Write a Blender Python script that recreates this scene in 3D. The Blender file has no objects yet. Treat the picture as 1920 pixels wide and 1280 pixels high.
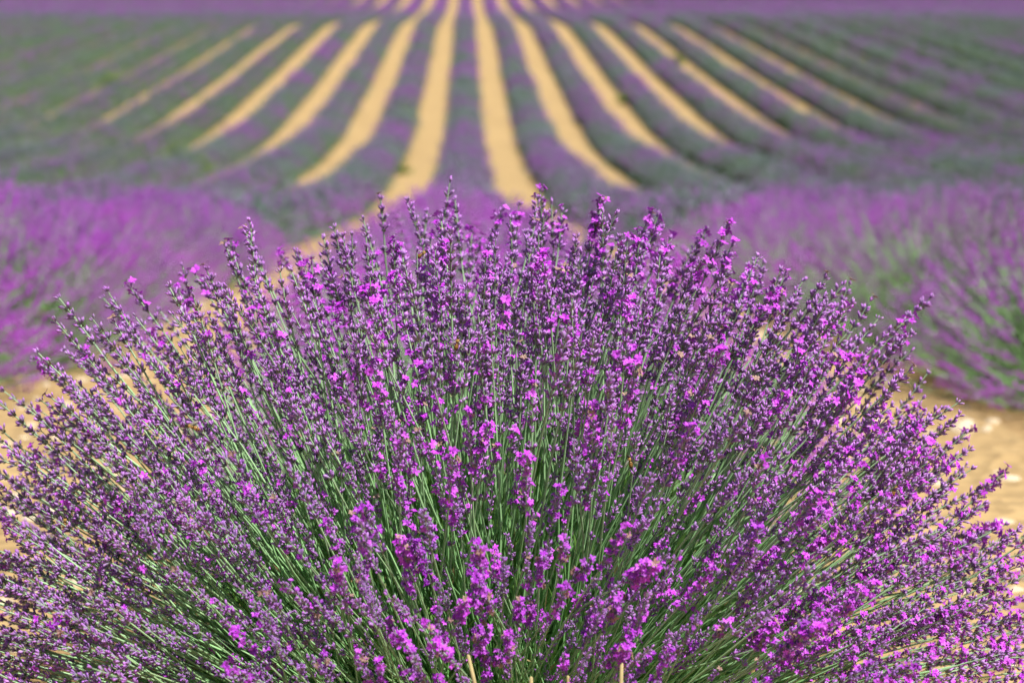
import bpy, math, random
import numpy as np
from mathutils import Vector, Matrix, Euler

random.seed(11)
RNG = np.random.default_rng(11)
scene = bpy.context.scene
COL = scene.collection

# ------------------------------------------------------------------ camera
F_PX = 3800.0                       # focal length in pixels of the 1920 px wide frame
PITCH = math.atan(700.0 / F_PX)     # looking down
YAW = math.atan(84.0 / F_PX)        # looking a little to the right of the row direction
CAM_Z = 0.61
cam_d = bpy.data.cameras.new('camera')
cam = bpy.data.objects.new('camera', cam_d)
COL.objects.link(cam)
cam.location = (0, 0, CAM_Z)
cam.rotation_euler = (math.pi / 2 - PITCH, 0, -YAW)
cam_d.sensor_width = 36.0
cam_d.lens = 36.0 * F_PX / 1920.0
cam_d.clip_start = 0.05
cam_d.clip_end = 3000
cam_d.dof.use_dof = True
cam_d.dof.focus_distance = 1.98
cam_d.dof.aperture_fstop = 5.8
scene.camera = cam

# ------------------------------------------------------------------ sky, sun, exposure
SUN_DIR = Vector((0.40, -0.30, 0.87)).normalized()      # towards the sun
world = bpy.data.worlds.new('World')
scene.world = world
world.use_nodes = True
wn = world.node_tree
bg = wn.nodes['Background']
sky = wn.nodes.new('ShaderNodeTexSky')
sky.sky_type = 'NISHITA'
sky.sun_disc = False
sky.sun_elevation = math.asin(SUN_DIR.z)
sky.sun_rotation = math.atan2(SUN_DIR.x, SUN_DIR.y)
wn.links.new(sky.outputs[0], bg.inputs[0])
bg.inputs[1].default_value = 0.05
sun_d = bpy.data.lights.new('sun', 'SUN')
sun_d.energy = 5.0
sun_d.angle = math.radians(0.53)
sun_d.color = (1.0, 0.97, 0.93)
sun = bpy.data.objects.new('sun', sun_d)
COL.objects.link(sun)
sun.rotation_euler = (-SUN_DIR).to_track_quat('-Z', 'Y').to_euler()
scene.view_settings.view_transform = 'Standard'
scene.view_settings.look = 'None'
scene.view_settings.exposure = 0.45
scene.view_settings.gamma = 1.0
scene.render.film_transparent = False
scene.cycles.use_denoising = True
scene.cycles.max_bounces = 4
scene.cycles.diffuse_bounces = 2
scene.cycles.transmission_bounces = 2
scene.cycles.glossy_bounces = 1
scene.cycles.use_adaptive_sampling = True
scene.cycles.adaptive_threshold = 0.03


# ------------------------------------------------------------------ helpers
def tag(o, label=None, cat=None, group=None, kind=None):
    if label: o['label'] = label
    if cat: o['category'] = cat
    if group: o['group'] = group
    if kind: o['kind'] = kind
    return o


def empty(name, loc=(0, 0, 0), parent=None):
    o = bpy.data.objects.new(name, None)
    COL.objects.link(o)
    o.location = loc
    o.empty_display_size = 0.1
    o.parent = parent
    return o


def link(name, me, parent=None, loc=(0, 0, 0)):
    o = bpy.data.objects.new(name, me)
    COL.objects.link(o)
    o.location = loc
    o.parent = parent
    return o


def mesh_np(name, V, T, C=None, mats=(), MI=None, smooth=True):
    """a mesh from vertex, triangle and colour arrays"""
    me = bpy.data.meshes.new(name)
    V = np.asarray(V, np.float32); T = np.asarray(T, np.int32)
    me.vertices.add(len(V)); me.vertices.foreach_set('co', V.ravel())
    me.loops.add(T.size); me.loops.foreach_set('vertex_index', T.ravel())
    me.polygons.add(len(T))
    me.polygons.foreach_set('loop_start', np.arange(0, T.size, 3, dtype=np.int32))
    me.polygons.foreach_set('loop_total', np.full(len(T), 3, np.int32))
    if MI is not None: me.polygons.foreach_set('material_index', np.asarray(MI, np.int32))
    for m in mats: me.materials.append(m)
    if C is not None:
        a = me.color_attributes.new('Col', 'FLOAT_COLOR', 'POINT')
        C4 = np.ones((len(V), 4), np.float32); C4[:, :3] = np.clip(C, 0, 1)
        a.data.foreach_set('color', C4.ravel())
    me.update(calc_edges=True)
    if smooth: me.polygons.foreach_set('use_smooth', np.ones(len(T), bool))
    me.validate()
    return me


class Geo:
    """collects triangles; stamp() puts down many copies of a template at once"""
    def __init__(self): self.V = []; self.T = []; self.C = []; self.M = []; self.n = 0
    def add(self, V, T, C, m=0):
        V = np.asarray(V, float); C = np.asarray(C, float)
        if C.ndim == 1: C = np.tile(C, (len(V), 1))
        T = np.asarray(T, int)
        self.V.append(V); self.T.append(T + self.n); self.C.append(C)
        self.M.append(np.full(len(T), m)); self.n += len(V)
    def stamp(self, tpl, R, P, C, m=0):
        """tpl (V,T); R (N,3,3) incl. scale; P (N,3); C (N,V,3)"""
        tv, tt = tpl
        N = len(P)
        if N == 0: return
        V = np.einsum('nij,vj->nvi', R, tv) + P[:, None, :]
        T = (tt[None] + (np.arange(N) * len(tv))[:, None, None]).reshape(-1, 3)
        self.add(V.reshape(-1, 3), T, np.asarray(C).reshape(-1, 3), m)
    def arrays(self):
        return (np.concatenate(self.V), np.concatenate(self.T), np.concatenate(self.C), np.concatenate(self.M))
    def mesh(self, name, mats, smooth=True):
        V, T, C, M = self.arrays()
        return mesh_np(name, V, T, C, mats, M, smooth)


def frames(D, roll=None):
    """rotation matrices (N,3,3) whose z axis is D, rolled at random"""
    D = D / np.linalg.norm(D, axis=1, keepdims=True)
    N = len(D)
    a = np.where(np.abs(D[:, 2:3]) < 0.95, np.array([[0, 0, 1.0]]), np.array([[1.0, 0, 0]]))
    X = np.cross(a, D); X /= np.linalg.norm(X, axis=1, keepdims=True)
    Y = np.cross(D, X)
    r = RNG.uniform(0, 2 * np.pi, N) if roll is None else roll
    c, s = np.cos(r)[:, None], np.sin(r)[:, None]
    return np.stack([X * c + Y * s, -X * s + Y * c, D], axis=2)


def rings_tpl(zs, rs, n, tip=True):
    V = []; T = []
    for z, r in zip(zs, rs):
        for k in range(n):
            a = 2 * math.pi * k / n
            V.append((r * math.cos(a), r * math.sin(a), z))
    for i in range(len(zs) - 1):
        for k in range(n):
            a, b = i * n + k, i * n + (k + 1) % n
            T += [(a, b, b + n), (a, b + n, a + n)]
    if tip is not None and tip:
        t = len(V); V.append((0, 0, tip)); o = (len(zs) - 1) * n
        for k in range(n): T.append((o + k, o + (k + 1) % n, t))
    return np.array(V, float), np.array(T, int)


CALYX_HI = rings_tpl([0, 0.45, 0.86], [0.055, 0.130, 0.135], 5, 1.0)
CALYX_LO = (np.array([(0, 0, 0), (.15, 0, .65), (0, .15, .65), (-.15, 0, .65), (0, -.15, .65), (0, 0, 1.0)]),
            np.array([(0, 2, 1), (0, 3, 2), (0, 4, 3), (0, 1, 4), (5, 1, 2), (5, 2, 3), (5, 3, 4), (5, 4, 1)]))
OCT = (np.array([(0, 0, 0), (1, 0, .5), (0, 1, .5), (-1, 0, .5), (0, -1, .5), (0, 0, 1.0)]),
       np.array([(0, 2, 1), (0, 3, 2), (0, 4, 3), (0, 1, 4), (5, 1, 2), (5, 2, 3), (5, 3, 4), (5, 4, 1)]))


def corolla_tpl():
    """a small two-lipped flower: five spread lobes on a short tube, opening along +z"""
    V = [(0, 0, 0)]; T = []
    for k, (ang, ln, w) in enumerate([(58, 1.15, .36), (122, 1.15, .36), (200, .9, .28), (270, 1.05, .33), (340, .9, .28)]):
        a = math.radians(ang); ca, sa = math.cos(a), math.sin(a)
        b = len(V)
        for u, v, z in ((.20, -.16, .42), (.20, .16, .42), (.66 * ln, -w, .70 if ang < 180 else .46), (.66 * ln, w, .70 if ang < 180 else .46), (1.05 * ln, 0, .86 if ang < 180 else .22)):
            V.append((u * ca - v * sa, u * sa + v * ca, z))
        T += [(0, b, b + 1), (b, b + 2, b + 3), (b, b + 3, b + 1), (b + 2, b + 4, b + 3)]
    return np.array(V, float), np.array(T, int)


COROLLA = corolla_tpl()
LEAF = (np.array([(0, 0, 0), (.5, .12, .45), (0, -.12, .5), (-.5, .12, .45), (0, 0, 1.0)], float),
        np.array([(0, 1, 2), (0, 2, 3), (1, 4, 2), (2, 4, 3)]))


def ground_z_controls():
    """height of the field along the rows, read from how the row spacing shrinks with image height"""
    S = 1.8
    ys, zs = [], []
    slope = math.tan(PITCH + math.atan((324 - 640) / F_PX))
    for y in (-6, 0, 10, 20, 30):
        ys.append(y); zs.append(-slope * y)
    for py, s in ((350, 187), (300, 147), (250, 126), (200, 112), (150, 97), (100, 84), (50, 70)):
        zc = F_PX * S / s; k = (640 - py) / F_PX
        ys.append(zc * (math.cos(PITCH) + k * math.sin(PITCH)))
        zs.append(CAM_Z + zc * (-math.sin(PITCH) + k * math.cos(PITCH)))
    ys += [116, 128]; zs += [zs[-1] - .15, zs[-1] - .2]
    for py, s in ((20, 48), (0, 43)):
        zc = F_PX * S / s; k = (640 - py) / F_PX
        ys.append(zc * (math.cos(PITCH) + k * math.sin(PITCH)))
        zs.append(CAM_Z + zc * (-math.sin(PITCH) + k * math.cos(PITCH)))
    y1, z1 = ys[-1], zs[-1]
    ys += [y1 + 40, y1 + 200, 1200]; zs += [z1 + 1.2, z1 + 5, z1 + 26]
    return np.array(ys), np.array(zs)


_cy, _cz = ground_z_controls()
_gy = np.arange(-6, 1200, 0.25)
_gz = np.interp(_gy, _cy, _cz)
_k = np.exp(-0.5 * (np.arange(-30, 31) * 0.25 / 2.6) ** 2); _k /= _k.sum()
_gs = np.convolve(np.pad(_gz, 30, mode='reflect', reflect_type='odd'), _k, mode='valid')


def gz(y): return np.interp(y, _gy, _gs)


def at(px, py, depth):
    """a point of the scene at a pixel of the 1920x1280 photograph and a depth along the view axis"""
    R = cam.rotation_euler.to_matrix()
    v = Vector(((px - 960) / F_PX * depth, (640 - py) / F_PX * depth, -depth))
    return Vector(cam.location) + R @ v


_Rinv = np.array(cam.rotation_euler.to_matrix().transposed())


def project(P):
    q = (np.asarray(P, float) - np.array([0, 0, CAM_Z])) @ _Rinv.T
    d = -q[:, 2]
    return 960 + F_PX * q[:, 0] / d, 640 - F_PX * q[:, 1] / d, d


# ------------------------------------------------------------------ materials
def new_mat(name):
    m = bpy.data.materials.new(name); m.use_nodes = True
    nt = m.node_tree; nt.nodes.clear()
    out = nt.nodes.new('ShaderNodeOutputMaterial')
    return m, nt, out


def plant_mat(name, rough=0.55, trans=0.25, vary=0.25, spec=0.3, bloom_noise=None, obj_vary=0.0):
    """colour comes from the painted colour of each leaf or flower, varied a little from place to place"""
    m, nt, out = new_mat(name)
    N, L = nt.nodes.new, nt.links.new
    att = N('ShaderNodeAttribute'); att.attribute_name = 'Col'
    geo = N('ShaderNodeNewGeometry')
    col = att.outputs['Color']
    if bloom_noise:
        scl, other, lo, hi, amount = bloom_noise
        mp = N('ShaderNodeMapping'); mp.inputs['Scale'].default_value = (scl, scl * .45, scl)
        L(geo.outputs['Position'], mp.inputs[0])
        nz = N('ShaderNodeTexNoise'); nz.inputs['Scale'].default_value = 1.0; nz.inputs['Detail'].default_value = 3
        L(mp.outputs[0], nz.inputs['Vector'])
        mr = N('ShaderNodeMapRange'); mr.inputs[1].default_value = lo; mr.inputs[2].default_value = hi
        mr.inputs[4].default_value = amount
        L(nz.outputs['Fac'], mr.inputs[0])
        mx = N('ShaderNodeMix'); mx.data_type = 'RGBA'
        sep = N('ShaderNodeSeparateXYZ'); L(geo.outputs['Position'], sep.inputs[0])
        plot = N('ShaderNodeMapRange')          # the plot beyond the crest is in fuller bloom
        plot.inputs[1].default_value = 108; plot.inputs[2].default_value = 130; plot.inputs[3].default_value = 1.0; plot.inputs[4].default_value = .25
        L(sep.outputs['Y'], plot.inputs[0])
        pm = N('ShaderNodeMath'); pm.operation = 'MULTIPLY'; L(mr.outputs[0], pm.inputs[0]); L(plot.outputs[0], pm.inputs[1])
        L(pm.outputs[0], mx.inputs[0]); L(col, mx.inputs[6]); mx.inputs[7].default_value = (*other, 1)
        col = mx.outputs[2]
    nz = N('ShaderNodeTexNoise'); nz.inputs['Scale'].default_value = 90
    L(geo.outputs['Position'], nz.inputs['Vector'])
    mr = N('ShaderNodeMapRange'); mr.inputs[1].default_value = .25; mr.inputs[2].default_value = .75
    mr.inputs[3].default_value = 1 - vary; mr.inputs[4].default_value = 1 + vary
    L(nz.outputs['Fac'], mr.inputs[0])
    hsv = N('ShaderNodeHueSaturation'); L(col, hsv.inputs['Color'])
    val = mr.outputs[0]
    if obj_vary:
        oi = N('ShaderNodeObjectInfo')
        m2 = N('ShaderNodeMapRange'); m2.inputs[3].default_value = 1 - obj_vary; m2.inputs[4].default_value = 1 + obj_vary
        L(oi.outputs['Random'], m2.inputs[0])
        mu = N('ShaderNodeMath'); mu.operation = 'MULTIPLY'; L(val, mu.inputs[0]); L(m2.outputs[0], mu.inputs[1]); val = mu.outputs[0]
        m3 = N('ShaderNodeMapRange'); m3.inputs[3].default_value = .488; m3.inputs[4].default_value = .512
        L(oi.outputs['Random'], m3.inputs[0]); L(m3.outputs[0], hsv.inputs['Hue'])
    L(val, hsv.inputs['Value'])
    bs = N('ShaderNodeBsdfPrincipled'); bs.inputs['Roughness'].default_value = rough
    bs.inputs['Specular IOR Level'].default_value = spec
    L(hsv.outputs[0], bs.inputs['Base Color'])
    if trans:
        tr = N('ShaderNodeBsdfTranslucent'); L(hsv.outputs[0], tr.inputs[0])
        mix = N('ShaderNodeMixShader'); mix.inputs[0].default_value = trans
        L(bs.outputs[0], mix.inputs[1]); L(tr.outputs[0], mix.inputs[2]); L(mix.outputs[0], out.inputs[0])
    else:
        L(bs.outputs[0], out.inputs[0])
    return m


def soil_mat(name, a, b, scale, bump=0.4, dark=(.30, .19, .08), dark_amt=.35):
    m, nt, out = new_mat(name)
    N, L = nt.nodes.new, nt.links.new
    geo = N('ShaderNodeNewGeometry')
    n1 = N('ShaderNodeTexNoise'); n1.inputs['Scale'].default_value = scale; n1.inputs['Detail'].default_value = 8
    n2 = N('ShaderNodeTexNoise'); n2.inputs['Scale'].default_value = scale * .13; n2.inputs['Detail'].default_value = 4
    v = N('ShaderNodeTexVoronoi'); v.inputs['Scale'].default_value = scale * 2.2
    for n in (n1, n2, v): L(geo.outputs['Position'], n.inputs['Vector'])
    mx = N('ShaderNodeMix'); mx.data_type = 'RGBA'
    L(n1.outputs['Fac'], mx.inputs[0]); mx.inputs[6].default_value = (*a, 1); mx.inputs[7].default_value = (*b, 1)
    mr = N('ShaderNodeMapRange'); mr.inputs[1].default_value = .42; mr.inputs[2].default_value = .68; mr.inputs[4].default_value = dark_amt
    L(n2.outputs['Fac'], mr.inputs[0])
    m2 = N('ShaderNodeMix'); m2.data_type = 'RGBA'
    L(mr.outputs[0], m2.inputs[0]); L(mx.outputs[2], m2.inputs[6]); m2.inputs[7].default_value = (*dark, 1)
    bs = N('ShaderNodeBsdfPrincipled'); bs.inputs['Roughness'].default_value = .95
    bs.inputs['Specular IOR Level'].default_value = .1
    L(m2.outputs[2], bs.inputs['Base Color'])
    ad = N('ShaderNodeMath'); L(n1.outputs['Fac'], ad.inputs[0]); L(v.outputs['Distance'], ad.inputs[1])
    bp = N('ShaderNodeBump'); bp.inputs['Strength'].default_value = bump; bp.inputs['Distance'].default_value = .02
    L(ad.outputs[0], bp.inputs['Height']); L(bp.outputs[0], bs.inputs['Normal'])
    L(bs.outputs[0], out.inputs[0])
    return m


M_SPIKE = plant_mat('lavender_flower', .5, .10, .12, .35, obj_vary=.10)
M_STEM = plant_mat('lavender_stem', .5, 0, .12, .35, obj_vary=.12)
M_LEAF = plant_mat('lavender_leaf', .6, .25, .2, .25)
M_FAR = plant_mat('lavender_row_flower', .7, .2, .15, .1, bloom_noise=(.55, (.18, .28, .22), .37, .60, .85))
M_FARLEAF = plant_mat('lavender_row_leaf', .8, .2, .25, .1)
M_SAND = soil_mat('sandy_soil', (.54, .38, .185), (.40, .262, .112), 9, 1.0, (.33, .22, .10), .5)
M_EARTH = soil_mat('field_soil', (.42, .28, .13), (.30, .19, .08), 6, .5)
M_STONE = soil_mat('pale_stone', (.76, .66, .50), (.58, .46, .30), 25, .3, (.4, .28, .15), .4)

# ------------------------------------------------------------------ ground and sandy paths
ROW_S, ROW_X0 = 1.8, -0.08
ys = np.concatenate([np.arange(-5, 16, .1), np.arange(16, 200, .5), np.linspace(200, 1190, 100)])


def sheet(name, x_of, ncol, mat, lift, lump=0.0):
    """x_of(y array) -> (left, right); a strip following the field"""
    l, r = x_of(ys_s)
    t = np.linspace(0, 1, ncol)
    X = l[:, None] * (1 - t) + r[:, None] * t
    Y = np.repeat(ys_s[:, None], ncol, 1)
    Z = gz(Y) + lift
    if lump:
        e = np.sin(np.pi * t) ** .5
        near = (Y < 16)
        Z = Z + near * e[None] * np.abs(RNG.normal(0, lump, Z.shape)) + e[None] * .004
    n = len(ys_s)
    V = np.stack([X, Y, Z], 2).reshape(-1, 3)
    i = np.arange(n - 1)[:, None] * ncol + np.arange(ncol - 1)[None]
    i = i.ravel()
    T = np.concatenate([np.stack([i, i + 1, i + ncol + 1], 1), np.stack([i, i + ncol + 1, i + ncol], 1)])
    return mesh_np(name, V, T, None, [mat])


ys_s = ys
g = link('ground', sheet('ground', lambda y: (np.full(len(y), -420.0), np.full(len(y), 420.0)), 41, M_EARTH, 0.0))
g['kind'] = 'structure'


def wob(y, seed, amp):
    r = np.random.default_rng(seed)
    o = np.zeros_like(y)
    for f, a in ((.25, .5), (.7, .35), (1.9, .3), (4.3, .2)):
        o += a * np.sin(f * y + r.uniform(0, 6.28) + .7 * np.sin(.37 * f * y + r.uniform(0, 6)))
    return o * amp


K_ROWS = range(-23, 25)
for k in range(-23, 24):
    xc = ROW_X0 + (k + .5) * ROW_S
    y0 = max(-5.0, (abs(xc) - 2) * 3.2)
    ys_s = ys[(ys >= y0) & (ys < 190)]
    near = (k in (-1, 0))
    half = {3: .35, 4: .34, 5: .32, 6: .27, 7: .19, 8: .11}.get(max(k, -1 - k), .36 if -4 < k < 3 else .06)
    if k == -1: half = .35
    if k < -4: half = {-5: .33, -6: .28, -7: .20, -8: .11}.get(k, .05)
    p = link('sandy_path', sheet('sandy_path',
             lambda y: (xc - half + wob(y, 50 + k, .075), xc + half + wob(y, 150 + k, .075)), 9 if near else 4, M_SAND, .008,
             .006 if near else 0))
    p['kind'] = 'structure'
ys_s = ys


# ------------------------------------------------------------------ lavender flower spikes
GREY_GREEN = np.array((.29, .36, .28)); STEM_TOP = np.array((.35, .53, .27)); STEM_LOW = np.array((.14, .38, .06))
PURPLE_BASE = np.array((.34, .36, .37)); PURPLE_MID = np.array((.32, .16, .43)); PURPLE_TIP = np.array((.49, .165, .66))
BLOOM = np.array((.47, .030, .65)); BLOOM2 = np.array((.64, .12, .80))


def spike_axis(L, n, rng):
    """heights of the whorls: close at the tip, one or two set apart below"""
    gaps = [rng.uniform(.0064, .0084) * (1 + .07 * i) for i in range(n - 1)]
    if rng.random() < .75: gaps[-1] *= rng.uniform(1.6, 2.8)
    if rng.random() < .5: gaps[0] *= 1.3
    d = np.concatenate([[0], np.cumsum(gaps)])
    return d          # distance of each whorl below the tip whorl


def make_spike(seed, n, bloom, hi=True, loose=1.0, grey=0.0):
    """a flower spike rising along +z from 0; returns a Geo and its length"""
    rng = np.random.default_rng(seed)
    g = Geo()
    d = spike_axis(0, n, rng) * loose
    H = d[-1] + .004
    zs = H - d
    bendx, bendy = rng.normal(0, .05, 2)
    ax = lambda z: np.stack([bendx * z * z / .1, bendy * z * z / .1, z], -1)
    # the little stalk
    tz = np.linspace(0, H + .002, 6 if hi else 3); c = ax(tz); ns = 4 if hi else 3
    V = []; T = []
    for i in range(len(tz)):
        r = .0011 * (1 - .35 * tz[i] / H)
        for k in range(ns):
            a = 2 * math.pi * k / ns
            V.append(c[i] + np.array((r * math.cos(a), r * math.sin(a), 0)))
    for i in range(len(tz) - 1):
        for k in range(ns):
            a, b = i * ns + k, i * ns + (k + 1) % ns
            T += [(a, b, b + ns), (a, b + ns, a + ns)]
    g.add(V, T, STEM_TOP * .9 + .1 * PURPLE_MID)
    tpl = CALYX_HI if hi else CALYX_LO
    D = []; P = []; Ln = []; tint = []; CD = []; CP = []; CS = []
    for w, z in enumerate(zs):
        tipness = 1 - w / max(1, n - 1)
        phi0 = (w % 2) * math.pi / 2 + rng.normal(0, .25)
        wb = 1.7 if rng.random() < .45 else .25
        per = 2 if w == 0 else (2 if tipness > .8 else (3 if rng.random() < .6 else 4))
        if w == n - 1: per = 3
        for side in (0, 1):
            for j in range(per):
                az = phi0 + side * math.pi + (j - (per - 1) / 2) * rng.uniform(.42, .62) + rng.normal(0, .12)
                el = rng.uniform(.32, .90) if w else rng.uniform(.05, .7)
                dv = np.array((math.sin(el) * math.cos(az), math.sin(el) * math.sin(az), math.cos(el)))
                p = ax(np.array(z)) + dv * .0008 + np.array((0, 0, rng.normal(0, .0007)))
                ln = rng.uniform(.0078, .0106) * (.82 if w == 0 else 1)
                D.append(dv); P.append(p); Ln.append(ln); tint.append(rng.normal(0, 1))
                if rng.random() < bloom * wb * (1.3 if .15 < tipness < .9 else .7):
                    CD.append(dv + rng.normal(0, .2, 3)); CP.append(p + dv * ln * .85); CS.append(rng.uniform(.0038, .0054))
    D, P, Ln, tint = np.array(D), np.array(P), np.array(Ln), np.array(tint)
    R = frames(D, rng.uniform(0, 6.28, len(D)))
    fat = rng.uniform(.85, 1.2, len(D))
    sc = np.stack([Ln * fat, Ln * fat, Ln], 1)
    R = R * sc[:, None, :]
    t = tpl[0][:, 2]
    ramp = np.where(t[:, None] < .5, PURPLE_BASE + (PURPLE_MID - PURPLE_BASE) * (t[:, None] / .5),
                    PURPLE_MID + (PURPLE_TIP - PURPLE_MID) * ((t[:, None] - .5) / .5))
    C = ramp[None] * (1 + .16 * tint[:, None, None])
    gg = np.clip(grey + rng.normal(0, .16, len(D)), 0, .9)[:, None, None]
    C = C * (1 - gg) + GREY_GREEN * gg
    g.stamp(tpl, R, P, C)
    if CD:
        CD, CP, CS = np.array(CD), np.array(CP), np.array(CS)
        R = frames(CD, rng.uniform(0, 6.28, len(CD))) * CS[:, None, None]
        cc = (BLOOM + (BLOOM2 - BLOOM) * rng.random((len(CD), 1, 1))) * rng.uniform(.62, 1.12, (len(CD), 1, 1))
        cc = np.where(rng.random((len(CD), 1, 1)) < .06, np.array((.34, .20, .16)), cc)      # withered
        cc = cc * np.where(np.arange(len(COROLLA[0])) == 0, .75, 1.0)[None, :, None]
        g.stamp(COROLLA, R, CP, cc * np.ones((1, len(COROLLA[0]), 1)))
    # bracts under the whorls
    BD = []; BP = []
    for w in range(1, n):
        for side in (0, 1):
            az = (w % 2) * math.pi / 2 + side * math.pi
            BD.append((math.cos(az) * .8, math.sin(az) * .8, .6)); BP.append(ax(np.array(zs[w] - .0012)))
    BD, BP = np.array(BD), np.array(BP)
    R = frames(BD) * np.array([.0032, .0032, .0052])[None, None, :]
    g.stamp(LEAF, R, BP, np.ones((len(BD), 5, 1)) * np.array((.20, .20, .10)))
    return g, H


STEM_LEN = .50


def stem_path(seed):
    rng = np.random.default_rng(seed + 900)
    b, b2 = rng.normal(0, .026), rng.normal(0, .009)
    f = lambda t: np.stack([b * np.sin(np.pi * t * .5) ** 2 + b2 * np.sin(2 * np.pi * t), b2 * np.sin(np.pi * t * 1.5), STEM_LEN * t], -1)
    return f


def make_stem(seed, ns=4, nseg=9, leaves=True):
    f = stem_path(seed); rng = np.random.default_rng(seed + 500)
    g = Geo(); t = np.linspace(0, 1, nseg + 1); c = f(t)
    V = []; T = []; C = []
    for i in range(nseg + 1):
        r = .0017 * (1 - .32 * t[i])
        for k in range(ns):
            a = 2 * math.pi * k / ns + .4
            V.append(c[i] + np.array((r * math.cos(a), r * math.sin(a), 0)))
            C.append(STEM_LOW + (STEM_TOP - STEM_LOW) * t[i] ** 1.2)
    for i in range(nseg):
        for k in range(ns):
            a, b = i * ns + k, i * ns + (k + 1) % ns
            T += [(a, b, b + ns), (a, b + ns, a + ns)]
    g.add(V, T, C)
    if leaves:
        D = []; P = []; S = []
        for tt in (.12, .22, .34, .46):
            az = rng.uniform(0, 6.28)
            for s in (0, 1):
                if rng.random() < .8:
                    a = az + s * math.pi
                    D.append((math.cos(a) * .55, math.sin(a) * .55, 1)); P.append(f(np.array(tt))); S.append(rng.uniform(.03, .05) * (1 - .5 * tt))
        if D:
            D, P, S = np.array(D), np.array(P), np.array(S)
            R = frames(D) * np.stack([S * .07, S * .07, S], 1)[:, None, :]
            g.stamp(LEAF, R, P, np.ones((len(D), 5, 1)) * np.array((.11, .185, .06)))
    a, b = f(np.array(1.0)), f(np.array(.97))
    return g, a, (a - b) / np.linalg.norm(a - b)


VARIANTS = []
specs = [(9, .0), (8, .03), (7, .0), (6, .02), (9, .06), (7, .0), (8, .02), (5, .05),         # mostly buds
         (8, .25), (7, .32), (8, .38), (7, .25),                                               # partly open
         (8, .80), (7, .90), (8, .70), (6, .85)]                                              # in full flower
for i, (n, bl) in enumerate(specs):
    loose = [1.0, 1.25, 1.5, 1.1][i % 4]
    grey = .05 if i < 8 else .0
    sg, end, tan = make_stem(i)
    hi, H = make_spike(i, n, bl, True, loose, grey)
    lo, _ = make_spike(i, n, bl * .8, False, loose, grey)
    lo_s, _, _ = make_stem(i, 3, 4, False)
    Q = frames(tan[None], np.array([i * 1.3]))[0]
    VARIANTS.append(dict(stem=sg.mesh('flower_stem', [M_STEM]), spike=hi.mesh('flower_spike', [M_SPIKE]),
                         lo=lo.arrays(), lo_stem=lo_s.arrays(), end=end, Q=Q, H=H, len=STEM_LEN + H))


# ------------------------------------------------------------------ the foreground bush
def hash_noise(p, seed, f):
    r = np.random.default_rng(seed)
    v = np.zeros(len(p))
    for i in range(5):
        k = r.normal(0, f, 3); v += np.sin(p @ k + r.uniform(0, 6.28))
    return v / 2.2


HERO = np.array((.018, 2.15, float(gz(2.15)) - .02))
N_TRY = 6300
el = np.arcsin(RNG.uniform(math.sin(math.radians(12)), 1, N_TRY))
az = RNG.uniform(0, 2 * np.pi, N_TRY)
DIR = np.stack([np.cos(el) * np.cos(az), np.cos(el) * np.sin(az), np.sin(el)], 1)
face = DIR @ np.array((0, -.97, .24))
dens = np.where(face > 0, .18 + .72 * face, .20 * (1 + .6 * face)) * (1 + .4 * hash_noise(DIR, 3, 6.0))
dens *= 1 - .5 * np.clip((.46 - DIR[:, 2]) / .2, 0, 1)
dens *= 1 + .45 * np.exp(-((DIR[:, 0] + .62) ** 2 + (DIR[:, 2] - .72) ** 2) / .05)
# a looser parting on the side towards the camera, as in the photograph
front = np.exp(-((DIR - np.array((-.03, -.60, .80))) ** 2).sum(1) / .055)
low = np.exp(-((DIR - np.array((0.0, -.93, .40))) ** 2).sum(1) / .06)
dens *= (1 - .50 * front) * (1 + .10 * low)
keep = RNG.random(N_TRY) < np.clip(dens, .03, 1)
DIR = DIR[keep]
NST = len(DIR)
Rtip = .655 * (1 + .016 * hash_noise(DIR, 8, 6) + RNG.normal(0, .03, NST)) - .19 * RNG.random(NST) ** 1.8
Rtip *= 1 + .040 * np.exp(-((np.arcsin(DIR[:, 2]) - math.radians(57)) / math.radians(15)) ** 2) * np.clip(np.abs(DIR[:, 0]) / .45, 0, 1)
top_pop = RNG.random(NST) < .06
Rtip[top_pop] *= 1.04
OFF = DIR * Rtip[:, None] * np.array((1.015, .86, .985))
BASE = HERO + np.stack([.16 * OFF[:, 0] + RNG.normal(0, .05, NST), .50 * OFF[:, 1] + RNG.normal(0, .05, NST), np.zeros(NST)], 1)
TIP = HERO + OFF - np.array((0, 0, .060))
bl = .45 * hash_noise(DIR, 21, 4.5) + .40 * DIR[:, 0] + RNG.normal(0, .6, NST)
var = np.where(bl > .82, RNG.integers(12, 16, NST), np.where(bl > .2, RNG.integers(8, 12, NST), RNG.integers(0, 8, NST)))
VLEN = np.array([v['len'] for v in VARIANTS])
SC = np.linalg.norm(TIP - BASE, axis=1) / VLEN[var]
RM = frames(TIP - BASE)
px, py, dd = project(TIP)
inside = (px > -40) & (px < 1960) & (py > 0) & (py < 1330)
order = np.argsort(np.where(inside, dd, 99))
is_part = np.zeros(NST, bool); is_part[order[:300]] = True

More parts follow.
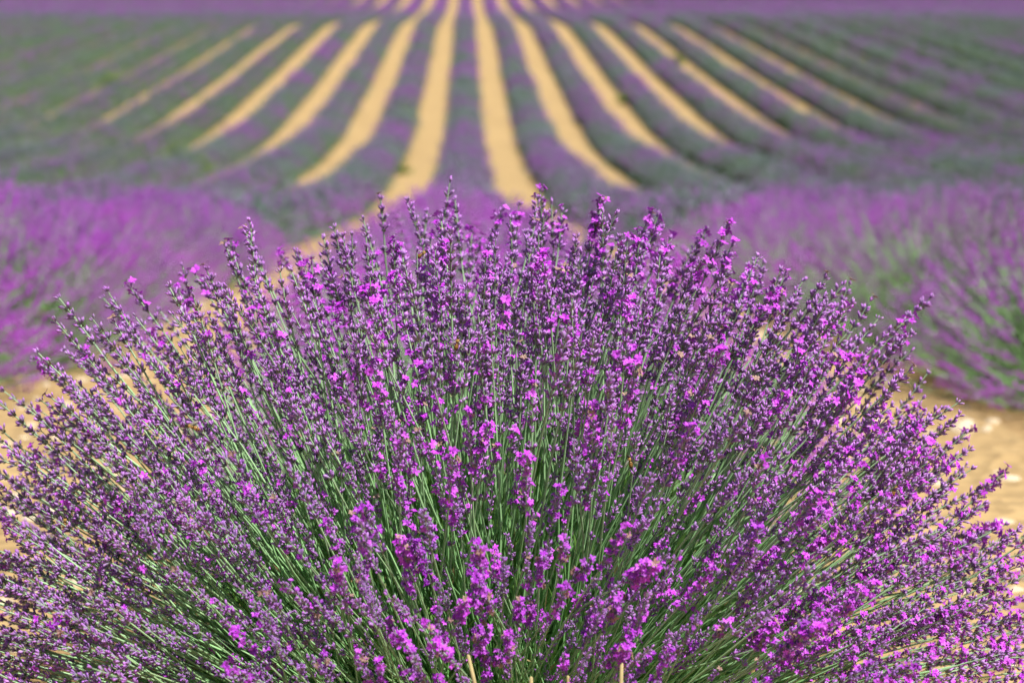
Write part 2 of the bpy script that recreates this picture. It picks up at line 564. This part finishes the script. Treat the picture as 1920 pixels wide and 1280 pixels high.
hero = empty('lavender_bush', HERO)
tag(hero, 'large sharp lavender bush filling the foreground, purple spikes fanning out on green stems', 'lavender bush')
for i in np.nonzero(is_part)[0]:
    v = VARIANTS[var[i]]
    s = link('flower_stem', v['stem'], hero)
    M3 = Matrix((RM[i] * SC[i]).tolist()).to_4x4(); M3.translation = Vector(BASE[i] - HERO)
    s.matrix_local = M3
    f = link('flower_spike', v['spike'], s)
    M4 = Matrix(v['Q'].tolist()).to_4x4(); M4.translation = Vector(v['end'])
    f.matrix_local = M4
G = Geo()
rest = np.nonzero(~is_part)[0]
for vi, v in enumerate(VARIANTS):
    idx = rest[var[rest] == vi]
    if not len(idx): continue
    V, T, C, _ = v['lo']
    Vs = V @ v['Q'].T + v['end']
    jit = 1 + RNG.normal(0, .10, (len(idx), 1, 1))
    R = RM[idx] * SC[idx][:, None, None]
    G.stamp((Vs, T), R, BASE[idx] - HERO, C[None] * jit, 0)
    V, T, C, _ = v['lo_stem']
    G.stamp((V, T), R, BASE[idx] - HERO, C[None] * jit, 1)
o = link('flower_stems', G.mesh('flower_stems', [M_SPIKE, M_STEM]), hero)
o['kind'] = 'stuff'


def foliage_geo(n, rad, h, length, width, tpl=LEAF, rng=RNG, tone=1.0):
    g = Geo()
    e = np.arcsin(rng.uniform(.05, 1, n)); a = rng.uniform(0, 6.283, n)
    d = np.stack([np.cos(e) * np.cos(a), np.cos(e) * np.sin(a), np.sin(e)], 1)
    r = rng.uniform(.15, 1, n) ** .6
    P = d * np.stack([rad * r, rad * r, h * r], 1)
    D = d + rng.normal(0, .38, (n, 3)) + np.array((0, 0, .25))
    S = length * rng.uniform(.6, 1.3, n)
    R = frames(D) * np.stack([width * rng.uniform(.7, 1.3, n), width * np.ones(n), S], 1)[:, None, :]
    c = np.array((.10, .22, .035)) + rng.random((n, 1)) * np.array((.08, .12, .05))
    c *= tone
    dry = rng.random(n) < .04
    c[dry] = (.34, .27, .12)
    g.stamp(tpl, R, P, c[:, None, :] * np.ones((1, len(tpl[0]), 1)))
    return g


o = link('leaves', foliage_geo(9000, .36, .34, .042, .0036).mesh('leaves', [M_LEAF]), hero)
o['kind'] = 'stuff'

# ------------------------------------------------------------------ neighbouring bushes
SP_MID = []
for i in range(5):
    r_ = np.random.default_rng(40 + i); g_ = Geo()
    for w_ in range(5):
        n_ = 3 if w_ == 4 else 5
        a_ = r_.uniform(0, 6.28, n_); e_ = r_.uniform(.3, 1.0, n_)
        d_ = np.stack([np.sin(e_) * np.cos(a_), np.sin(e_) * np.sin(a_), np.cos(e_)], 1)
        R_ = frames(d_, r_.uniform(0, 6.28, n_)) * (r_.uniform(.009, .012, n_)[:, None, None] * np.array((1.3, 1.3, 1.0)))
        t_ = CALYX_LO[0][:, 2][None, :, None]
        g_.stamp(CALYX_LO, R_, np.tile((0, 0, .004 + .013 * w_), (n_, 1)) + d_ * .001,
                 (PURPLE_BASE * (1 - t_) + PURPLE_TIP * t_) * r_.uniform(.75, 1.2, (n_, 1, 1)))
    SP_MID.append(g_.arrays())


def bush_meshes(seed, n, rad, h, purple, grey):
    """flower mass and leaf mass of a neighbouring bush"""
    global RNG
    rng = np.random.default_rng(seed)
    e = np.arcsin(rng.uniform(.17, 1, n)); a = rng.uniform(0, 6.283, n)
    D = np.stack([np.cos(e) * np.cos(a), np.cos(e) * np.sin(a), np.sin(e)], 1)
    R_ = (1 + .07 * hash_noise(D, seed, 5) + rng.normal(0, .035, n)) - .3 * rng.random(n) ** 2
    tip = D * np.stack([rad * R_, rad * R_, h * R_], 1)
    base = np.stack([.42 * tip[:, 0] + rng.normal(0, .05, n), .42 * tip[:, 1] + rng.normal(0, .05, n), np.full(n, -.02)], 1)
    ax = tip - base; ln = np.linalg.norm(ax, axis=1)
    RMx = frames(ax, rng.uniform(0, 6.28, n))
    g = Geo()
    vi = rng.integers(0, 5, n)
    w = np.clip(purple + .35 * hash_noise(D, seed + 1, 4) + rng.normal(0, .22, n), 0, 1)
    for k in range(5):
        m = vi == k
        V, T, C, _ = SP_MID[k]
        H = V[:, 2].max(); s = 1.12
        V = V * s
        P = tip[m] - ax[m] / ln[m][:, None] * H * s
        base_c = C[None] * .9
        blm = np.array((.42, .060, .52)) * (.6 + .5 * C[None].sum(2, keepdims=True))
        wm = w[m][:, None, None]
        Cc = base_c * (1 - wm) + blm * wm
        Cc = Cc * (1 - grey) + np.array((.20, .215, .165)) * grey
        g.stamp((V, T), RMx[m], P, Cc, 0)
    st = rings_tpl([0, 1.0], [1.0, .7], 3, None)
    Rs = RMx * np.stack([np.full(n, .0016), np.full(n, .0016), ln - .05], 1)[:, None, :]
    t = st[0][:, 2][None, :, None]
    g.stamp(st, Rs, base, (STEM_LOW * (1 - t) + STEM_TOP * t) * np.ones((n, 1, 1)), 1)
    fl = g.mesh('flower_stems', [M_SPIKE, M_STEM])
    lf = foliage_geo(2600, rad * .62, h * .56, .055, .006, rng=rng, tone=.6).mesh('leaves', [M_LEAF])
    return fl, lf


BUSH = [bush_meshes(301, 1150, .72, .57, .72, .0), bush_meshes(302, 1000, .70, .56, .60, .05),
        bush_meshes(303, 750, .64, .55, .05, .75), bush_meshes(304, 850, .66, .58, .40, .35)]
ORD = ['first', 'second', 'third', 'fourth', 'fifth', 'sixth', 'seventh', 'eighth', 'ninth', 'tenth']
near_rows = [
    (-1, 5.2, 8, [0, 0, 1, 0, 1, 0, 0, 1], 'bright purple lavender bush, {} nearest in the row left of the foreground bush', 'bushes in the row on the left'),
    (0, 3.35, 9, [0, 1, 3, 0, 1, 0, 3, 0, 1], 'blurred purple lavender bush, {} one directly behind the foreground bush', 'bushes behind the foreground bush'),
    (1, 4.75, 8, [0, 2, 3, 0, 1, 0, 1, 0], '{} lavender bush, {} nearest in the row right of the foreground bush', 'bushes in the row on the right'),
]
look = ['purple flowering', 'mauve', 'greyish green faded', 'pale mauve']
for k, y0, n, vs, lab, grp in near_rows:
    rng = random.Random(70 + k)
    for j in range(n):
        y = y0 + j * .98 + rng.uniform(-.08, .08)
        x = ROW_X0 + k * ROW_S + rng.uniform(-.06, .06)
        if k == 0: x = ROW_X0 + (.16 if j < 2 else .06)
        if k == -1: x += .20
        if k == 1 and j == 0: x, y = 1.80, 5.25
        b = empty('lavender_bush', (x, y, float(gz(y))))
        b.rotation_euler = (0, 0, rng.uniform(0, 6.28))
        s = rng.uniform(.92, 1.05); b.scale = (s, s, s)
        if k: b.scale = (s, s, s * (.86 if k == 1 and j == 0 else 1 - .025 * max(0, j - 1)))
        if k == 0: b.scale = (s * .95, s * .95, s * (.92 if j < 3 else .86))
        text = lab.format(look[vs[j]], ORD[j]) if k == 1 else lab.format(ORD[j])
        tag(b, text, 'lavender bush', grp)
        fl, lf = BUSH[vs[j]]
        o = link('flower_stems', fl, b); o['kind'] = 'stuff'
        o = link('leaves', lf, b); o['kind'] = 'stuff'


# ------------------------------------------------------------------ long rows of the field
def row_meshes(seed, y_from=12.6, y_to=188.0, pmean=.58, leaf=1.0, full=1.0):
    rng = np.random.default_rng(seed)
    G = Geo(); Lf = Geo()
    y = y_from
    clumps = []
    while y < y_to:
        clumps.append((rng.normal(0, .04), y, rng.uniform(.57, .67), rng.uniform(.55, .67), np.clip(rng.normal(pmean, .25) + .4 * max(0, 1 - (y - 12) / 15) - .22 * math.exp(-((y - 42) / 14) ** 2) + .3 * (y > 118), 0, 1)))
        y += rng.uniform(.8, 1.0)
    for cx, cy, rad, h, pur in clumps:
        far = min(1.0, max(0.0, (cy - 14) / 70))
        n = int(150 * (1 - far) + 46 * far)
        n3 = int(n * 1.3)
        if 24 < cy < 118: n = int(n * full)
        size = 1 + .75 * far
        h2 = h * (.80 + .20 * min(1, max(0, (cy - 25) / 9)))
        e = np.arcsin(rng.uniform(.10 + .30 * min(1, max(0, (cy - 14) / 18)), 1, n)); a = rng.uniform(0, 6.283, n)
        D = np.stack([np.cos(e) * np.cos(a), np.cos(e) * np.sin(a), np.sin(e)], 1)
        R_ = 1 + rng.normal(0, .07, n) - .22 * rng.random(n) ** 2
        tip = D * np.stack([rad * R_, (rad + .1) * R_, h2 * R_], 1)
        P = tip + np.array((cx, cy, 0)); P[:, 2] += gz(P[:, 1])
        Dn = D + np.array((0, 0, .25)); Dn /= np.linalg.norm(Dn, axis=1, keepdims=True)
        ln = rng.uniform(.06, .10, n) * size; wd = rng.uniform(.010, .015, n) * size
        R = frames(Dn, rng.uniform(0, 6.28, n)) * np.stack([wd, wd, ln], 1)[:, None, :]
        w = np.clip(pur + rng.normal(0, .25, n), 0, 1)[:, None, None]
        C = (PURPLE_MID * .95 * (1 - w) + np.array((.42, .08, .54)) * w) * np.ones((1, 6, 1)) * (1 + rng.normal(0, .12, (n, 1, 1)))
        G.stamp(OCT, R, P - Dn * ln[:, None], C)
        # stalks and leaves below the flowers
        n2 = n3
        e = np.arcsin(rng.uniform(.02, 1, n2)); a = rng.uniform(0, 6.283, n2)
        D = np.stack([np.cos(e) * np.cos(a), np.cos(e) * np.sin(a), np.sin(e)], 1)
        r0 = rng.uniform(.45, .75, n2)
        q = D * np.stack([rad * r0, (rad + .1) * r0, h2 * r0], 1) + np.array((cx, cy, 0)); q[:, 2] += gz(q[:, 1])
        l2 = rng.uniform(.12, .2, n2) * (1 + .2 * far); w2 = rng.uniform(.010, .018, n2) * size
        R = frames(D + rng.normal(0, .2, (n2, 3)), rng.uniform(0, 6.28, n2)) * np.stack([w2, w2, l2], 1)[:, None, :]
        c = leaf * np.array((.12, .22, .15)) + rng.random((n2, 1)) * np.array((.08, .09, .07))
        Lf.stamp(LEAF, R, q, c[:, None, :] * np.ones((1, 5, 1)))
    # solid dark green core added inside the row to block light
    yy = np.arange(y_from, y_to, .25); m = 9
    th = np.linspace(0, math.pi, m)
    rr = .78 + rng.normal(0, .06, (len(yy), m))
    X = np.cos(th)[None] * .54 * rr; Z = np.sin(th)[None] * .46 * rr * (.80 + .20 * np.clip((yy - 25) / 9, 0, 1))[:, None]
    Y = np.repeat(yy[:, None], m, 1)
    V = np.stack([X, Y, Z + gz(Y)], 2).reshape(-1, 3)
    i = (np.arange(len(yy) - 1)[:, None] * m + np.arange(m - 1)[None]).ravel()
    T = np.concatenate([np.stack([i, i + 1, i + m + 1], 1), np.stack([i, i + m + 1, i + m], 1)])
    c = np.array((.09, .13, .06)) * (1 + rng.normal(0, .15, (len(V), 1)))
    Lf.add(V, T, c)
    return G.mesh('flowers', [M_FAR]), Lf.mesh('leaves', [M_FARLEAF])


ROWS = [row_meshes(600 + i) for i in range(3)] + [row_meshes(700 + i, pmean=.30, leaf=.66, full=.62) for i in range(2)]
NUM = ['zero', 'first', 'second', 'third', 'fourth', 'fifth', 'sixth', 'seventh', 'eighth', 'ninth', 'tenth', 'eleventh', 'twelfth',
       'thirteenth', 'fourteenth', 'fifteenth', 'sixteenth', 'seventeenth', 'eighteenth', 'nineteenth', 'twentieth', 'twenty-first',
       'twenty-second', 'twenty-third', 'twenty-fourth']
for k in K_ROWS:
    r = empty('lavender_row', (ROW_X0 + k * ROW_S, 0, 0))
    if k < -4 or k > 7: r.scale = (1.22, 1, 1)
    if k == 0: lab = 'blurred lavender row straight behind the foreground bush, between the two central sandy paths'
    else: lab = 'blurred purple lavender row, %s to the %s of the central row' % (NUM[abs(k)], 'left' if k < 0 else 'right')
    tag(r, lab, 'lavender row', 'parallel lavender rows of the field')
    fl, lf = ROWS[(k * 7 + 3) % 3] if -4 < k < 6 or k % 3 == 0 and k > 0 else ROWS[3 + k % 2]
    o = link('flowers', fl, r); o['kind'] = 'stuff'
    o = link('leaves', lf, r); o['kind'] = 'stuff'


# ------------------------------------------------------------------ stones, gravel and weeds on the soil
def stone_mesh(seed, r):
    rng = np.random.default_rng(seed)
    V, T = rings_tpl([-.55, -.2, .25, .55], [.55, 1.0, .9, .45], 8, .68)
    V = V * (1 + rng.normal(0, .09, (len(V), 1))) * np.array((1, rng.uniform(.7, .95), .75)) * r
    return V, T


stones = [(1.17, 5.55, .045, 'pale stone lying at the foot of the grey-green bush on the right'),
          (1.14, 4.55, .040, 'whitish stone on sand beside the purple bush at the right edge'),
          (-.95, 5.0, .030, 'small pale stone on the sandy path by the left row'),
          (.98, 4.95, .024, 'small stone in the middle of the right sandy path')]
for i, (x, y, r, lab) in enumerate(stones):
    V, T = stone_mesh(i, r)
    o = link('stone', mesh_np('stone', V, T, None, [M_STONE]), None, (x, y, float(gz(y)) + r * .35))
    o.rotation_euler = (0, 0, i * 1.3)
    tag(o, lab, 'stone', 'stones on the sand')
gv = Geo()
tv, tt = rings_tpl([-.4, .1], [.9, 1.0], 6, .55)
tv = tv * np.array((1.0, .8, .8)) * (1 + RNG.normal(0, .1, (len(tv), 1)))
for xc in (ROW_X0 - .9, ROW_X0 + .9):
    n = 3000
    P = np.stack([xc + RNG.normal(0, .24, n), RNG.uniform(1.2, 14, n), np.zeros(n)], 1)
    P[:, 2] = gz(P[:, 1]) + .010
    s_ = .004 + .030 * RNG.random(n) ** 5
    gv.stamp((tv, tt), frames(np.stack([RNG.normal(0, .3, n), RNG.normal(0, .3, n), np.ones(n)], 1)) * s_[:, None, None], P, np.ones((n, len(tv), 3)))
o = link('gravel', gv.mesh('gravel', [M_STONE]))
tag(o, 'loose pebbles and clods scattered over the sandy paths', 'gravel', None, 'stuff')


def weed(x, y, h, n, lab):
    rng = np.random.default_rng(int(abs(x * 100) + y))
    g_ = Geo()
    e = np.arcsin(rng.uniform(.25, 1, n)); a = rng.uniform(0, 6.283, n)
    d = np.stack([np.cos(e) * np.cos(a), np.cos(e) * np.sin(a), np.sin(e)], 1)
    ln = h * rng.uniform(.5, 1.05, n)
    R = frames(d, rng.uniform(0, 6.28, n)) * np.stack([h * .07 * np.ones(n), h * .07 * np.ones(n), ln], 1)[:, None, :]
    c = np.array((.16, .26, .04)) + rng.random((n, 1)) * np.array((.08, .08, .03))
    g_.stamp(LEAF, R, np.tile((0, 0, -.02), (n, 1)), c[:, None, :] * np.ones((1, 5, 1)))
    o = link('weed_tuft', g_.mesh('weed_tuft', [M_LEAF]), None, (x, y, float(gz(y))))
    tag(o, lab, 'weed', 'weeds among the rows')


weed(-5.55, 39.5, .85, 160, 'bright green weed tuft in the left rows just beyond the purple band')
weed(-11.2, 66.0, 1.0, 160, 'small green weed beside the left sandy strip, farther up the slope')
weed(-1.35, 40.5, .40, 90, 'low green weeds at the edge of the central left sandy path')
weed(4.9, 62.0, .6, 120, 'green weed leaning over the fourth sandy strip right of centre')
weed(7.7, 76.0, .7, 120, 'green weed beside the sandy strip at upper right')

# ------------------------------------------------------------------ dry stalks in the bush
M_DRY = plant_mat('dry_stalk', .7, .1, .15, .2)
for i, (px_, py_, dp, lean) in enumerate(((878, 1228, 1.78, -.22), (1166, 1246, 1.76, .03), (996, 1272, 1.77, .0), (1065, 1268, 1.80, -.05))):
    p = np.array(at(px_, py_, dp)); g_ = Geo()
    V, T = rings_tpl([-.26, -.18, -.1, -.04, 0], [.0030, .0026, .0022, .0021, .0016], 7, .0012)
    V[:, 1] += .004 * np.sin(V[:, 2] * 40 + i); V *= 1 + RNG.normal(0, .01, (len(V), 1))
    V[:, 0] += lean * V[:, 2]
    g_.add(V, T, np.array((.52, .42, .20)) * (.75 + .25 * np.clip(V[:, 2:3] / .1 + 1.2, 0, 1.2)))
    link('dry_stalk', g_.mesh('dry_stalk', [M_DRY]), hero, Vector(p - HERO))


# ------------------------------------------------------------------ bees on the flowers
def flat_mat(name, c, rough=.5, alpha=None):
    m, nt, out = new_mat(name)
    bs = nt.nodes.new('ShaderNodeBsdfPrincipled'); bs.inputs['Roughness'].default_value = rough
    nz = nt.nodes.new('ShaderNodeTexNoise'); nz.inputs['Scale'].default_value = 900
    geo = nt.nodes.new('ShaderNodeNewGeometry'); nt.links.new(geo.outputs['Position'], nz.inputs['Vector'])
    mx = nt.nodes.new('ShaderNodeMix'); mx.data_type = 'RGBA'
    mx.inputs[6].default_value = (*[v * .7 for v in c], 1); mx.inputs[7].default_value = (*c, 1)
    nt.links.new(nz.outputs['Fac'], mx.inputs[0]); nt.links.new(mx.outputs[2], bs.inputs['Base Color'])
    if alpha is not None: bs.inputs['Alpha'].default_value = alpha
    nt.links.new(bs.outputs[0], out.inputs[0])
    return m


M_BDARK = flat_mat('bee_dark', (.035, .022, .012), .4)
M_BFUZZ = flat_mat('bee_fur', (.42, .25, .06), .9)
M_BAMBER = flat_mat('bee_amber', (.50, .24, .04), .45)
M_WING = flat_mat('bee_wing', (.55, .50, .42), .2, .45)


def ball(rx, ry, rz, n=10, m=7):
    zs_ = [-math.cos(math.pi * (i + .5) / m) for i in range(m)]
    V, T = rings_tpl(zs_, [math.sqrt(1 - z * z) for z in zs_], n, 1.0)
    b = len(V); V = np.vstack([V, (0, 0, -1)])
    T = np.vstack([T, [(k, b, (k + 1) % n) for k in range(n)]])
    return V * np.array((rx, ry, rz)), T


def bee_meshes():
    out = []
    V, T = ball(.0021, .0020, .0023); out.append(('thorax', V, T, M_BFUZZ, None))
    V, T = ball(.0018, .0016, .0014); out.append(('head', V + (0, 0, .0033), T, M_BDARK, None))
    V, T = ball(.0022, .0021, .0040, 12, 12)
    Vz = V[:, 2]; V = V * np.where(Vz < 0, 1 - .25 * (Vz / -.004) ** 2, 1)[:, None] ** np.array((1, 1, 0))
    zc = V[T].mean(1)[:, 2]
    mi = ((zc * 1000 + 10) // .85 % 2).astype(int)
    out.append(('abdomen', V + (0, 0, -.0058), T, (M_BDARK, M_BAMBER), mi))
    for s_ in (-1, 1):
        a = np.linspace(0, 2 * np.pi, 12, endpoint=False)
        u, w = .0042 * (1 + np.cos(a)), .0016 * np.sin(a)
        x = s_ * (.001 + u * .75); z = -u * .66 + w
        V = np.stack([x, .0021 + .08 * u, z], 1); V2 = V + np.array((0, .0001, 0))
        n = len(V); VV = np.vstack([V, V2])
        T = [(0, i, i + 1) for i in range(1, n - 1)] + [(n, n + i + 1, n + i) for i in range(1, n - 1)]
        T += [(i, n + i, (i + 1) % n) for i in range(n)] + [((i + 1) % n, n + i, n + (i + 1) % n) for i in range(n)]
        out.append(('wing', VV, np.array(T), M_WING, None))
        for zz in (.0012, 0, -.0012):
            V, T = rings_tpl([0, 1], [1, .6], 5, 1.02)
            d = np.array((s_ * .8, -.7, zz * 300)); d /= np.linalg.norm(d)
            R = frames(d[None], np.zeros(1))[0] * np.array((.00025, .00025, .0042))
            out.append(('leg', V @ R.T + np.array((s_ * .0012, -.0012, zz)), T, M_BDARK, None))
    return [(n, mesh_np(n, V, T, None, m if isinstance(m, tuple) else [m], mi)) for n, V, T, m, mi in out]


BEE = bee_meshes()
bees = [((772, 428), 55, 'small dark bee on a spike topping the bush below the sandy path'),
        ((97, 996), 5, 'amber banded bee on the low spikes at the far left of the bush'),
        ((1690, 890), 20, 'amber bee among bright open flowers at the right of the bush'),
        ((372, 785), -70, 'brown bee between green stems in the upper left of the bush'),
        ((1202, 852), -15, 'golden bee over green stems right of the bush centre'),
        ((857, 637), 10, 'tiny brown bee half hidden among upright stems near the bush top')]
spike_mid = TIP - .035 * (TIP - BASE) / np.linalg.norm(TIP - BASE, axis=1, keepdims=True)
sx, sy, sd = project(spike_mid)
to_cam = np.array((0, 0, CAM_Z))
for (bx, by), roll, lab in bees:
    near_ = np.hypot(sx - bx, sy - by)
    cand = np.argsort(near_)[:6]
    j = cand[np.argmin(sd[cand] + near_[cand] * .004)]
    v = to_cam - spike_mid[j]; v = v / np.linalg.norm(v)
    loc = spike_mid[j] + v * .0105
    b = empty('bee', loc)
    zax = Vector((math.sin(math.radians(roll)), 0, math.cos(math.radians(roll))))
    yax = (Vector(v) - zax * zax.dot(Vector(v))).normalized()
    xax = yax.cross(zax)
    b.matrix_world = Matrix.Translation(Vector(loc)) @ Matrix((xax, yax, zax)).transposed().to_4x4()
    tag(b, lab, 'bee', 'bees on the foreground bush')
    for n_, me in BEE: link(n_, me, b)
